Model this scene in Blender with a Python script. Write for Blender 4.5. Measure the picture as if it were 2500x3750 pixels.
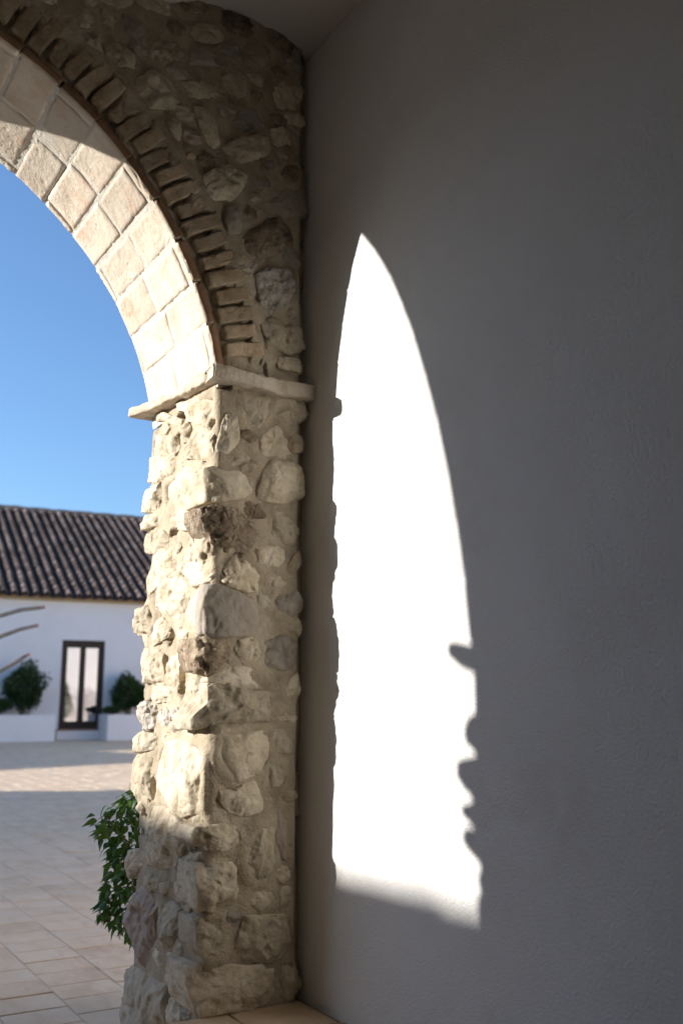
import bpy, math, random
import numpy as np
from mathutils import Vector, Matrix

# ------------------------------------------------------------------ scene, camera, sky, sun
S = bpy.context.scene
for o in list(bpy.data.objects):
    bpy.data.objects.remove(o, do_unlink=True)
COL = S.collection
EYE = 1.10
PITCH = math.radians(10.96)
YAW = math.radians(30.8)
cam_d = bpy.data.cameras.new('camera')
cam = bpy.data.objects.new('camera', cam_d)
COL.objects.link(cam)
cam.location = (0, 0, EYE)
cam.rotation_euler = (math.pi / 2 + PITCH, 0, -YAW)
cam_d.sensor_fit = 'VERTICAL'
cam_d.sensor_height = 36.0
cam_d.sensor_width = 24.0
cam_d.lens = 35.0
cam_d.clip_start = 0.05
cam_d.clip_end = 2000
cam_d.dof.use_dof = True
cam_d.dof.focus_distance = 3.95
cam_d.dof.aperture_fstop = 2.1
S.camera = cam

SUN_TRAVEL = Vector((1.0, -0.512, -0.322)).normalized()
SUN_EL = math.asin(-SUN_TRAVEL.z)
SUN_ROT = math.atan2(-SUN_TRAVEL.x, -SUN_TRAVEL.y)
W = bpy.data.worlds.new('World')
S.world = W
W.use_nodes = True
wn = W.node_tree.nodes
sky_tex = wn.new('ShaderNodeTexSky')
sky_tex.sky_type = 'NISHITA'
sky_tex.sun_disc = False
sky_tex.sun_elevation = SUN_EL
sky_tex.sun_rotation = SUN_ROT
sky_tex.altitude = 100
sky_tex.air_density = 1.0
sky_tex.dust_density = 0.9
sky_tex.ozone_density = 4.6
W.node_tree.links.new(sky_tex.outputs[0], wn['Background'].inputs[0])
wn['Background'].inputs[1].default_value = 0.14
sun_d = bpy.data.lights.new('sun', 'SUN')
sun_d.energy = 5.0
sun_d.angle = math.radians(0.53)
sun_d.color = (1.0, 0.95, 0.885)
sun = bpy.data.objects.new('sun', sun_d)
COL.objects.link(sun)
sun.rotation_euler = SUN_TRAVEL.to_track_quat('-Z', 'Y').to_euler()
sun.location = (-20, 10, 12)
V = S.view_settings
V.view_transform = 'Standard'
V.look = 'None'
V.exposure = 0.87
V.gamma = 1.0
V.use_curve_mapping = False
S.render.engine = 'CYCLES'
S.cycles.max_bounces = 8
S.cycles.diffuse_bounces = 6
S.cycles.use_adaptive_sampling = True
S.cycles.adaptive_threshold = 0.02
S.cycles.use_denoising = True

# ------------------------------------------------------------------ helpers
RNG = random.Random(7)

def link(o):
    COL.objects.link(o)
    return o

def tag(o, label=None, cat=None, group=None, kind=None):
    if label: o['label'] = label
    if cat: o['category'] = cat
    if group: o['group'] = group
    if kind: o['kind'] = kind
    return o

def empty(name, loc):
    o = bpy.data.objects.new(name, None)
    o.location = loc
    o.empty_display_size = 0.2
    return link(o)

def adopt(o, parent):
    if parent is not None:
        o.parent = parent
        off = parent.location.copy()
        p = parent.parent
        o.matrix_parent_inverse = Matrix.Translation(-world_loc(parent))
    return o

def world_loc(o):
    if o.parent is None:
        return o.location.copy()
    return o.matrix_parent_inverse @ o.location + world_loc(o.parent)

def mesh(name, verts, faces, mat=None, smooth=True):
    me = bpy.data.meshes.new(name)
    me.from_pydata([tuple(map(float, v)) for v in verts], [], [tuple(map(int, f)) for f in faces])
    me.validate()
    if smooth:
        me.polygons.foreach_set('use_smooth', [True] * len(me.polygons))
    if mat: me.materials.append(mat)
    me.update()
    return me

def mesh_np(name, P, quads, tris, mat):
    P = np.asarray(P, np.float32); quads = np.asarray(quads, np.int32).reshape(-1, 4); tris = np.asarray(tris, np.int32).reshape(-1, 3)
    me = bpy.data.meshes.new(name)
    me.vertices.add(len(P)); me.vertices.foreach_set('co', P.ravel())
    idx = np.concatenate([quads.ravel(), tris.ravel()]); nq, nt = len(quads), len(tris)
    me.loops.add(len(idx)); me.loops.foreach_set('vertex_index', idx)
    me.polygons.add(nq+nt)
    me.polygons.foreach_set('loop_start', np.concatenate([np.arange(nq)*4, nq*4+np.arange(nt)*3]).astype(np.int32))
    me.polygons.foreach_set('use_smooth', np.ones(nq+nt, bool))
    if mat: me.materials.append(mat)
    me.update(calc_edges=True)
    return me

def obj(name, me, parent=None, loc=(0, 0, 0)):
    o = bpy.data.objects.new(name, me)
    o.location = loc
    link(o)
    return adopt(o, parent)

class MB:
    """collects simple solids into one mesh"""
    def __init__(s): s.v, s.f = [], []
    def add(s, v, f):
        b = len(s.v); s.v += [tuple(p) for p in v]; s.f += [tuple(i + b for i in q) for q in f]
        return s
    def box(s, a, b, M=None):
        x0, y0, z0 = a; x1, y1, z1 = b
        v = [Vector(p) for p in ((x0,y0,z0),(x1,y0,z0),(x1,y1,z0),(x0,y1,z0),(x0,y0,z1),(x1,y0,z1),(x1,y1,z1),(x0,y1,z1))]
        if M is not None: v = [M @ p for p in v]
        return s.add(v, [(0,3,2,1),(4,5,6,7),(0,1,5,4),(1,2,6,5),(2,3,7,6),(3,0,4,7)])
    def tube(s, pts, rad, n=8, jit=0.0):
        pts = [Vector(p) for p in pts]; rows = []
        for i, p in enumerate(pts):
            d = (pts[min(i+1, len(pts)-1)] - pts[max(i-1, 0)]).normalized()
            a = d.orthogonal().normalized() if i == 0 else (a - d * a.dot(d)).normalized()
            b = d.cross(a)
            r = rad[i] if hasattr(rad, '__len__') else rad
            rows.append([p + (a*math.cos(2*math.pi*k/n) + b*math.sin(2*math.pi*k/n)) * r * (1 + jit*RNG.uniform(-1,1)) for k in range(n)])
        v = [q for r in rows for q in r] + [pts[0], pts[-1]]
        f = [(i*n+k, i*n+(k+1)%n, (i+1)*n+(k+1)%n, (i+1)*n+k) for i in range(len(pts)-1) for k in range(n)]
        e = len(pts)*n
        f += [(e, (k+1)%n, k) for k in range(n)] + [(e+1, (len(pts)-1)*n+k, (len(pts)-1)*n+(k+1)%n) for k in range(n)]
        return s.add(v, f)
    def mesh(s, name, mat, smooth=False): return mesh(name, s.v, s.f, mat, smooth)

# vectorised gradient noise
_g = np.random.RandomState(3)
_P = _g.permutation(256); _P = np.concatenate([_P, _P, _P])
_G = _g.normal(size=(256, 3)); _G /= np.linalg.norm(_G, axis=1)[:, None]
def gnoise(p):
    i = np.floor(p).astype(int); f = p - i; u = f*f*f*(f*(f*6-15)+10)
    i &= 255; out = 0
    for dx in (0, 1):
        for dy in (0, 1):
            for dz in (0, 1):
                h = _P[_P[_P[i[:,0]+dx] + i[:,1]+dy] + i[:,2]+dz] % 256
                w = (u[:,0] if dx else 1-u[:,0])*(u[:,1] if dy else 1-u[:,1])*(u[:,2] if dz else 1-u[:,2])
                out = out + w*(_G[h]*(f - np.array([dx,dy,dz]))).sum(1)
    return out
def fbm(p, freq, octv=4, gain=0.5, ridge=False):
    p = np.asarray(p, float)*freq; a, t, out = 1.0, 0.0, 0.0
    for k in range(octv):
        n = gnoise(p + 17.3*k)
        if ridge: n = 0.5 - np.abs(n)*1.6
        out = out + a*n; t += a; a *= gain; p = p*2.03
    return out/t*1.6
def vfbm(p, freq, octv=4, gain=0.5):
    p = np.asarray(p, float)
    return np.stack([fbm(p + s, freq, octv, gain) for s in (0.0, 31.7, 67.1)], 1)
def smooth(a, b, x):
    t = np.clip((x-a)/(b-a), 0, 1); return t*t*(3-2*t)

def grid_faces(nu, nv, close_u=False):
    i = np.arange(nu if close_u else nu-1)[:, None]; j = np.arange(nv-1)[None, :]
    i2 = (i+1) % nu
    return np.stack([i*nv+j, i2*nv+j, i2*nv+j+1, i*nv+j+1], -1).reshape(-1, 4)

# ------------------------------------------------------------------ materials
def new_mat(name, rough=0.9, spec=0.2):
    m = bpy.data.materials.new(name); m.use_nodes = True
    b = m.node_tree.nodes['Principled BSDF']
    b.inputs['Roughness'].default_value = rough
    b.inputs['Specular IOR Level'].default_value = spec
    return m, m.node_tree.nodes, m.node_tree.links, b

def node(n, t, **k):
    x = n.new(t)
    for a, v in k.items():
        if a.startswith('i_'): x.inputs[a[2:].replace('_', ' ')].default_value = v
        else: setattr(x, a, v)
    return x

def mineral(name, cols, scale=6.0, bump=0.6, bdist=0.006, fine=90.0, pits=0.0, vary=0.18, rough=0.92, stain=None, stretch=None, island=False, coarse=None):
    """mottled stone, plaster or clay: noise between colours, spread by object, fine relief"""
    m, n, l, b = new_mat(name, rough)
    geo = node(n, 'ShaderNodeNewGeometry')
    pos = geo.outputs['Position']
    oi = node(n, 'ShaderNodeObjectInfo')
    if stretch:
        mp = node(n, 'ShaderNodeMapping'); mp.inputs['Scale'].default_value = stretch
        l.new(pos, mp.inputs[0]); pos = mp.outputs[0]
    nz = node(n, 'ShaderNodeTexNoise', i_Scale=scale, i_Detail=5.0, i_Roughness=0.65)
    nz.noise_dimensions = '4D'
    l.new(pos, nz.inputs['Vector'])
    mul = node(n, 'ShaderNodeMath', operation='MULTIPLY'); mul.inputs[1].default_value = 37.0
    l.new(oi.outputs['Random'], mul.inputs[0]); l.new(mul.outputs[0], nz.inputs['W'])
    cr = node(n, 'ShaderNodeValToRGB')
    while len(cr.color_ramp.elements) < len(cols): cr.color_ramp.elements.new(0.5)
    for i, c in enumerate(cols):
        e = cr.color_ramp.elements[i]; e.position = 0.3 + 0.4*i/(len(cols)-1); e.color = (*c, 1)
    l.new(nz.outputs['Fac'], cr.inputs[0])
    col = cr.outputs[0]
    if stain:
        sn = node(n, 'ShaderNodeTexNoise', i_Scale=stain[1], i_Detail=5.0, i_Roughness=0.7)
        l.new(pos, sn.inputs['Vector'])
        mr = node(n, 'ShaderNodeMapRange'); mr.inputs[1].default_value = stain[2]; mr.inputs[2].default_value = stain[2]+0.16; mr.inputs[4].default_value = stain[3]
        l.new(sn.outputs['Fac'], mr.inputs[0])
        mx = node(n, 'ShaderNodeMix', data_type='RGBA'); mx.inputs['B'].default_value = (*stain[0], 1)
        l.new(mr.outputs[0], mx.inputs['Factor']); l.new(col, mx.inputs['A']); col = mx.outputs['Result']
    # per piece brightness
    src = oi.outputs['Random']
    if island:
        ad = node(n, 'ShaderNodeMath', operation='ADD'); fr = node(n, 'ShaderNodeMath', operation='FRACT')
        l.new(oi.outputs['Random'], ad.inputs[0]); l.new(geo.outputs['Random Per Island'], ad.inputs[1]); l.new(ad.outputs[0], fr.inputs[0]); src = fr.outputs[0]
    vr = node(n, 'ShaderNodeMapRange'); vr.inputs[3].default_value = 1-vary; vr.inputs[4].default_value = 1+vary*0.6
    l.new(src, vr.inputs[0])
    hs = node(n, 'ShaderNodeHueSaturation'); l.new(col, hs.inputs['Color']); l.new(vr.outputs[0], hs.inputs['Value'])
    col = hs.outputs[0]
    # relief
    f1 = node(n, 'ShaderNodeTexNoise', i_Scale=fine, i_Detail=3.0, i_Roughness=0.7); l.new(pos, f1.inputs['Vector'])
    h = f1.outputs['Fac']
    if pits > 0:
        vo = node(n, 'ShaderNodeTexVoronoi', i_Scale=fine*0.45); l.new(pos, vo.inputs['Vector'])
        pm = node(n, 'ShaderNodeMapRange'); pm.inputs[1].default_value = 0.0; pm.inputs[2].default_value = 0.35; l.new(vo.outputs['Distance'], pm.inputs[0])
        n2 = node(n, 'ShaderNodeTexNoise', i_Scale=fine*0.12, i_Detail=3.0); l.new(pos, n2.inputs['Vector'])
        gt = node(n, 'ShaderNodeMapRange'); gt.inputs[1].default_value = 0.48; gt.inputs[2].default_value = 0.62; gt.inputs[4].default_value = pits; l.new(n2.outputs['Fac'], gt.inputs[0])
        iv = node(n, 'ShaderNodeMath', operation='SUBTRACT'); iv.inputs[0].default_value = 1.0; l.new(pm.outputs[0], iv.inputs[1])
        pmul = node(n, 'ShaderNodeMath', operation='MULTIPLY'); l.new(iv.outputs[0], pmul.inputs[0]); l.new(gt.outputs[0], pmul.inputs[1])
        sb = node(n, 'ShaderNodeMath', operation='SUBTRACT'); l.new(h, sb.inputs[0]); l.new(pmul.outputs[0], sb.inputs[1]); h = sb.outputs[0]
    bp = node(n, 'ShaderNodeBump', i_Strength=bump, i_Distance=bdist); l.new(h, bp.inputs['Height'])
    if coarse:
        f2 = node(n, 'ShaderNodeTexNoise', i_Scale=coarse[0], i_Detail=5.0, i_Roughness=0.68); l.new(pos, f2.inputs['Vector'])
        b2 = node(n, 'ShaderNodeBump', i_Strength=coarse[1], i_Distance=coarse[2]); l.new(f2.outputs['Fac'], b2.inputs['Height']); l.new(b2.outputs[0], bp.inputs['Normal'])
    l.new(bp.outputs[0], b.inputs['Normal']); l.new(col, b.inputs['Base Color'])
    return m

M = {}
CO = (24, 0.7, 0.011)
M['p'] = mineral('limestone_pale', [(0.37,0.295,0.20),(0.585,0.505,0.375),(0.695,0.62,0.495)], 9, 0.7, 0.005, 75, 0.8, 0.24, stain=((0.20,0.16,0.115), 15, 0.56, 0.75), coarse=CO)
M['w'] = mineral('limestone_white_crystal', [(0.30,0.25,0.19),(0.58,0.53,0.46),(0.74,0.70,0.64)], 26, 1.0, 0.010, 60, 1.0, 0.12, stain=((0.20,0.145,0.10), 20, 0.54, 0.85), coarse=(34, 1.0, 0.02))
M['b'] = mineral('limestone_brown_porous', [(0.19,0.14,0.095),(0.36,0.28,0.195),(0.56,0.47,0.35)], 12, 1.0, 0.010, 60, 1.0, 0.15, stain=((0.11,0.085,0.065), 18, 0.57, 0.8), coarse=(34, 1.0, 0.02))
M['g'] = mineral('grey_slab_stone', [(0.27,0.23,0.19),(0.375,0.33,0.275),(0.45,0.40,0.335)], 7, 0.5, 0.005, 90, 0.3, 0.12, stain=((0.16,0.13,0.11), 9, 0.60, 0.7), coarse=(14, 0.5, 0.012))
M['o'] = mineral('ochre_stone', [(0.30,0.21,0.13),(0.43,0.345,0.24),(0.52,0.45,0.35)], 10, 0.7, 0.006, 70, 0.5, 0.15, coarse=CO)
M['r'] = mineral('reddish_stone', [(0.31,0.23,0.18),(0.46,0.375,0.31),(0.54,0.47,0.40)], 9, 0.8, 0.008, 60, 0.5, 0.15, stretch=(1, 1, 0.5), coarse=(20, 0.9, 0.02), stain=((0.18,0.14,0.115), 10, 0.58, 0.7))
M['mortar'] = mineral('lime_mortar', [(0.31,0.25,0.175),(0.45,0.375,0.27),(0.57,0.49,0.37)], 7, 0.8, 0.006, 110, 0.7, 0.0, stain=((0.22,0.185,0.135), 8, 0.56, 0.7), coarse=(22, 0.9, 0.014))
M['clay'] = mineral('soffit_tile_clay', [(0.52,0.42,0.32),(0.63,0.55,0.44),(0.70,0.635,0.535)], 6, 0.7, 0.005, 60, 0.7, 0.16, stain=((0.60,0.37,0.255), 4, 0.53, 0.8), coarse=(26, 0.4, 0.006))
M['pointing'] = mineral('pale_pointing', [(0.52,0.48,0.41),(0.60,0.565,0.49),(0.66,0.625,0.55)], 8, 0.8, 0.006, 90, 0.4, 0.0)
M['rawclay'] = mineral('raw_tile_edge', [(0.20,0.11,0.065),(0.30,0.17,0.10),(0.36,0.22,0.14)], 9, 0.7, 0.006, 70, 0.4, 0.2)
M['brick'] = mineral('arch_brick_clay', [(0.33,0.225,0.14),(0.48,0.37,0.25),(0.57,0.465,0.34)], 14, 0.9, 0.006, 80, 0.8, 0.25, coarse=(26, 0.9, 0.014))
M['slab'] = mineral('impost_slab_stone', [(0.36,0.29,0.21),(0.54,0.465,0.365),(0.64,0.575,0.47)], 12, 0.8, 0.006, 80, 0.7, 0.1, stain=((0.40,0.26,0.16), 6, 0.58, 0.7), coarse=CO)
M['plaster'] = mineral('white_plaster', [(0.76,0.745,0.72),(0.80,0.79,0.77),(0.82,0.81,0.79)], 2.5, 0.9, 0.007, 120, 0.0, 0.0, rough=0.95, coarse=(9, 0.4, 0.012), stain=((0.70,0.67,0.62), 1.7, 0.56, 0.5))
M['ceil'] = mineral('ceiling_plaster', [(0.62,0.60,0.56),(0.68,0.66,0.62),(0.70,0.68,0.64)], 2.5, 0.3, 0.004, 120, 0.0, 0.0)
M['whitewash'] = mineral('whitewash', [(0.79,0.745,0.725),(0.82,0.785,0.765),(0.84,0.80,0.785)], 1.2, 0.3, 0.004, 40, 0.0, 0.0)
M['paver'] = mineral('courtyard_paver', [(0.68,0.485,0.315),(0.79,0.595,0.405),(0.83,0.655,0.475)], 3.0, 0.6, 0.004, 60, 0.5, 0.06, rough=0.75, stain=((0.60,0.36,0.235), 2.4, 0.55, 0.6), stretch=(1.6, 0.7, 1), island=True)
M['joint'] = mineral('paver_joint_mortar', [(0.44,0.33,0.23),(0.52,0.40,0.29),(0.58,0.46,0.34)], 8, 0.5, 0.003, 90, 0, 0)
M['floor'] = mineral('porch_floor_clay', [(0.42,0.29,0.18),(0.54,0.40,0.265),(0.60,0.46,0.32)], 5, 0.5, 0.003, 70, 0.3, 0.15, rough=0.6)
M['roof'] = mineral('roof_tile_clay', [(0.18,0.115,0.085),(0.34,0.225,0.17),(0.50,0.36,0.28)], 2.4, 0.6, 0.006, 30, 0, 0.42, island=True, stain=((0.10,0.085,0.08), 1.1, 0.58, 0.7))
M['pan'] = mineral('shade_dark_pan_tile', [(0.03,0.028,0.028),(0.05,0.045,0.042),(0.09,0.07,0.06)], 3.0, 0.6, 0.006, 30, 0, 0)  # near-black base colour paints the shade in the troughs between barrel tiles
M['wood'] = mineral('dark_brown_wood', [(0.035,0.022,0.015),(0.05,0.032,0.022),(0.06,0.04,0.028)], 8, 0.3, 0.002, 50, 0, 0, rough=0.5)
M['sill'] = mineral('red_clay_sill', [(0.34,0.16,0.10),(0.40,0.20,0.13),(0.42,0.24,0.16)], 8, 0.3, 0.002, 50, 0, 0)
M['eave'] = mineral('ochre_eave_band', [(0.40,0.30,0.16),(0.46,0.36,0.20),(0.50,0.40,0.24)], 6, 0.3, 0.002, 50, 0, 0)
M['soil'] = mineral('planter_soil', [(0.05,0.035,0.025),(0.08,0.055,0.04),(0.10,0.07,0.05)], 12, 0.8, 0.01, 30, 0, 0)
M['bark'] = mineral('grey_bark', [(0.15,0.13,0.11),(0.24,0.215,0.185),(0.31,0.28,0.245)], 20, 0.7, 0.004, 60, 0, 0)
M['bud'] = mineral('pink_bud', [(0.36,0.12,0.12),(0.44,0.20,0.18),(0.46,0.28,0.24)], 20, 0.3, 0.002, 60, 0, 0)
M['stem'] = mineral('green_brown_stem', [(0.10,0.08,0.04),(0.14,0.11,0.06),(0.16,0.13,0.07)], 30, 0.3, 0.002, 60, 0, 0)

def leaf_mat(name, c, trans):
    m, n, l, b = new_mat(name, 0.45, 0.4)
    oi = node(n, 'ShaderNodeObjectInfo'); geo = node(n, 'ShaderNodeNewGeometry')
    ad = node(n, 'ShaderNodeMath', operation='ADD'); fr = node(n, 'ShaderNodeMath', operation='FRACT')
    l.new(oi.outputs['Random'], ad.inputs[0]); l.new(geo.outputs['Random Per Island'], ad.inputs[1]); l.new(ad.outputs[0], fr.inputs[0])
    cr = node(n, 'ShaderNodeValToRGB')
    cr.color_ramp.elements[0].color = (*[x*0.65 for x in c], 1); cr.color_ramp.elements[1].color = (c[0]*1.7, c[1]*1.35, c[2]*1.1, 1)
    l.new(fr.outputs[0], cr.inputs[0]); l.new(cr.outputs[0], b.inputs['Base Color'])
    tr = node(n, 'ShaderNodeBsdfTranslucent'); l.new(cr.outputs[0], tr.inputs[0])
    mx = node(n, 'ShaderNodeMixShader'); mx.inputs[0].default_value = trans
    l.new(b.outputs[0], mx.inputs[1]); l.new(tr.outputs[0], mx.inputs[2]); l.new(mx.outputs[0], n['Material Output'].inputs[0])
    return m
M['leaf'] = leaf_mat('vine_leaf', (0.07, 0.165, 0.03), 0.42)
M['shrub'] = leaf_mat('shrub_leaf', (0.035, 0.075, 0.022), 0.25)

gm, gn, gl, gb = new_mat('coated_door_glass', 0.03, 0.5)
gb.inputs['Base Color'].default_value = (0.02, 0.022, 0.025, 1)
_gl = node(gn, 'ShaderNodeBsdfGlossy'); _gl.inputs['Roughness'].default_value = 0.02; _gl.inputs['Color'].default_value = (0.9, 0.9, 0.92, 1)
_mx = node(gn, 'ShaderNodeMixShader'); _mx.inputs[0].default_value = 0.5
gl.new(gb.outputs[0], _mx.inputs[1]); gl.new(_gl.outputs[0], _mx.inputs[2]); gl.new(_mx.outputs[0], gn['Material Output'].inputs[0])
M['glass'] = gm

# ------------------------------------------------------------------ dimensions (metres)
XW = 1.96            # face of the white wall
YI, YO = 3.56, 4.31  # inner and outer face of the arch wall
AC, AZ, AR = -0.018, 2.142, 1.582   # arch centre x, z and radius
XJ = 1.54            # jamb face
ZS = 2.43            # springing
MIRX = 2 * AC

# ------------------------------------------------------------------ ground
def paver_mesh(name, cells, mat, bev=0.004, h=0.012, z0=0.0):
    v, f = [], []
    for (x0, x1, y0, y1, dz) in cells:
        b = len(v)
        for (z, i) in ((z0-h+dz, 0.0), (z0-bev*0.6+dz, 0.0), (z0+dz, bev)):
            v += [(x0+i, y0+i, z), (x1-i, y0+i, z), (x1-i, y1-i, z), (x0+i, y1-i, z)]
        for k in range(4):
            for r in (0, 4):
                f.append((b+r+k, b+r+(k+1) % 4, b+r+4+(k+1) % 4, b+r+4+k))
        f.append((b+8, b+9, b+10, b+11))
    return mesh(name, v, f, mat, False)

def gz(y): return -0.25 + (y-4.3)*0.25/28.0 if y > 3.3 else -0.259      # the yard lies a step lower and rises to the far house
gs = mesh('courtyard_ground', [(x, y, gz(y)-0.0035) for y in (-60, 3.3, 90) for x in (-60, 60)], [(0,1,3,2), (2,3,5,4)], M['joint'], False)
ground = tag(obj('courtyard_ground', gs), kind='structure')
PX, PY = 0.310, 0.245
rg = random.Random(11)
cells = []
for i in range(-52, 64):
    off = rg.uniform(0, PY)
    for j in range(0, 140):
        x0, y0 = 1.12 + i*PX, 3.30 + off + j*PY
        if y0 > 31.4: break
        w = 0.0022
        cells.append((x0 + w, x0 + PX - w, y0 + w, y0 + PY - w, gz(y0+PY/2) + rg.uniform(-0.002, 0.002)))
ca, sa = math.sin(YAW), math.cos(YAW)
def in_view(c):
    x, y = (c[0]+c[1])/2, (c[2]+c[3])/2
    hf = x*ca + y*sa; r = x*sa - y*ca
    ev = EYE - gz(y); fw = hf*math.cos(PITCH) - ev*math.sin(PITCH); up = -hf*math.sin(PITCH) - ev*math.cos(PITCH)
    px, py = 784 + 2287*r/fw, 1176 - 2287*up/fw
    return -10 < px < 330 and py < 2400 and hf > 0
near = sorted([c for c in cells if in_view(c)], key=lambda c: c[0]**2 + c[2]**2)[:300]
ns = set(near)
rest = [c for c in cells if c not in ns]
tag(obj('paver_field', paver_mesh('paver_field', rest, M['paver']), ground), kind='stuff')
base_p = paver_mesh('paver', [(-PX/2+.0022, PX/2-.0022, -PY/2+.0022, PY/2-.0022, 0)], M['paver'])
for c in near:
    o = obj('paver', base_p, ground, ((c[0]+c[1])/2, (c[2]+c[3])/2, c[4]))
    o.rotation_euler = (rg.uniform(-.006,.006), rg.uniform(-.006,.006), rg.uniform(-.012,.012))

# porch floor
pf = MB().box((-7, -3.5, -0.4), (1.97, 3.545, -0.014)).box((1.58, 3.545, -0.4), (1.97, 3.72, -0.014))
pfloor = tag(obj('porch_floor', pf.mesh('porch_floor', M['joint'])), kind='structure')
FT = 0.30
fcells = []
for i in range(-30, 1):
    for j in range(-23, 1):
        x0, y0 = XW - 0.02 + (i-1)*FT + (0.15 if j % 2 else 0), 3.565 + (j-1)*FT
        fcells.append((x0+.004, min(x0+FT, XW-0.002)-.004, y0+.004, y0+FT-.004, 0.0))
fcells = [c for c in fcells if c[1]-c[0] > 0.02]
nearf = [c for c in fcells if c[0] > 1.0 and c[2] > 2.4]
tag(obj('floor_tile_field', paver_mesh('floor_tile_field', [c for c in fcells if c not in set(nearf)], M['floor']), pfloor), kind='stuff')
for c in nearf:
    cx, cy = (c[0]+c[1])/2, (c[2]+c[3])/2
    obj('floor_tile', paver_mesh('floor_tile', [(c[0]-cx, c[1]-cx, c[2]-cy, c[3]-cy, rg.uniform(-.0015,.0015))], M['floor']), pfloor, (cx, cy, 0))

# ------------------------------------------------------------------ white wall beside the arch
def sheet(name, P, nu, nv, mat, flip=False):
    f = grid_faces(nu, nv)
    if flip: f = f[:, ::-1]
    return mesh_np(name, P, f, [], mat)

ys = np.concatenate([np.linspace(-3.5, 1.2, 60), np.linspace(1.22, 3.70, 186)])
zs = np.linspace(-0.01, 4.02, 240)
YY, ZZ = np.meshgrid(ys, zs, indexing='ij')
P = np.stack([np.full(YY.size, XW), YY.ravel(), ZZ.ravel()], 1)
P[:, 0] += 0.004*fbm(P, 2.2, 3) + 0.0012*fbm(P, 14, 3)
ww = empty('plaster_wall', (XW + 0.15, 0, 0))
tag(ww, 'smooth white plaster wall carrying the bright arch shaped patch of sunlight', 'wall')
obj('plaster_face', sheet('plaster_face', P, len(ys), len(zs), M['plaster'], True), ww)
obj('wall_core', MB().box((XW+0.02, -3.5, 0), (XW+0.32, 3.88, 4.3)).mesh('wall_core', M['plaster']), ww)

# ------------------------------------------------------------------ ceiling
cx = np.concatenate([np.linspace(-7, 0.2, 30), np.linspace(0.25, 1.975, 90)])
cy = np.concatenate([np.linspace(-3.5, 2.4, 20), np.linspace(2.45, 3.64, 60)])
CX, CY = np.meshgrid(cx, cy, indexing='ij')
prof = np.interp(cx, [-7, 0.0, 0.8, 1.06, 1.13, 1.30, 1.457, 1.601, 1.795, 1.96], [4.06, 4.06, 4.03, 3.97, 3.965, 4.01, 4.068, 4.084, 4.05, 4.0])
P = np.stack([CX.ravel(), CY.ravel(), np.zeros(CX.size)], 1)
lift = smooth(2.9, 3.56, P[:, 1])
P[:, 2] = 4.0 + np.repeat(prof - 4.0, len(cy))*lift + 0.004*fbm(P, 2.5, 3)
tag(obj('ceiling', sheet('ceiling', P, len(cx), len(cy), M['ceil'], True)), kind='structure')
tag(obj('roof_slab', MB().box((-7.5, -3.8, 4.30), (2.4, 4.9, 4.46)).mesh('roof_slab', M['ceil'])), kind='structure')

# ------------------------------------------------------------------ the stone arch wall
AW = empty('stone_arch_wall', (1.75, 3.93, 0))
tag(AW, 'rubble stone wall with brick arch and sunlit jamb meeting the white wall', 'arch')

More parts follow.
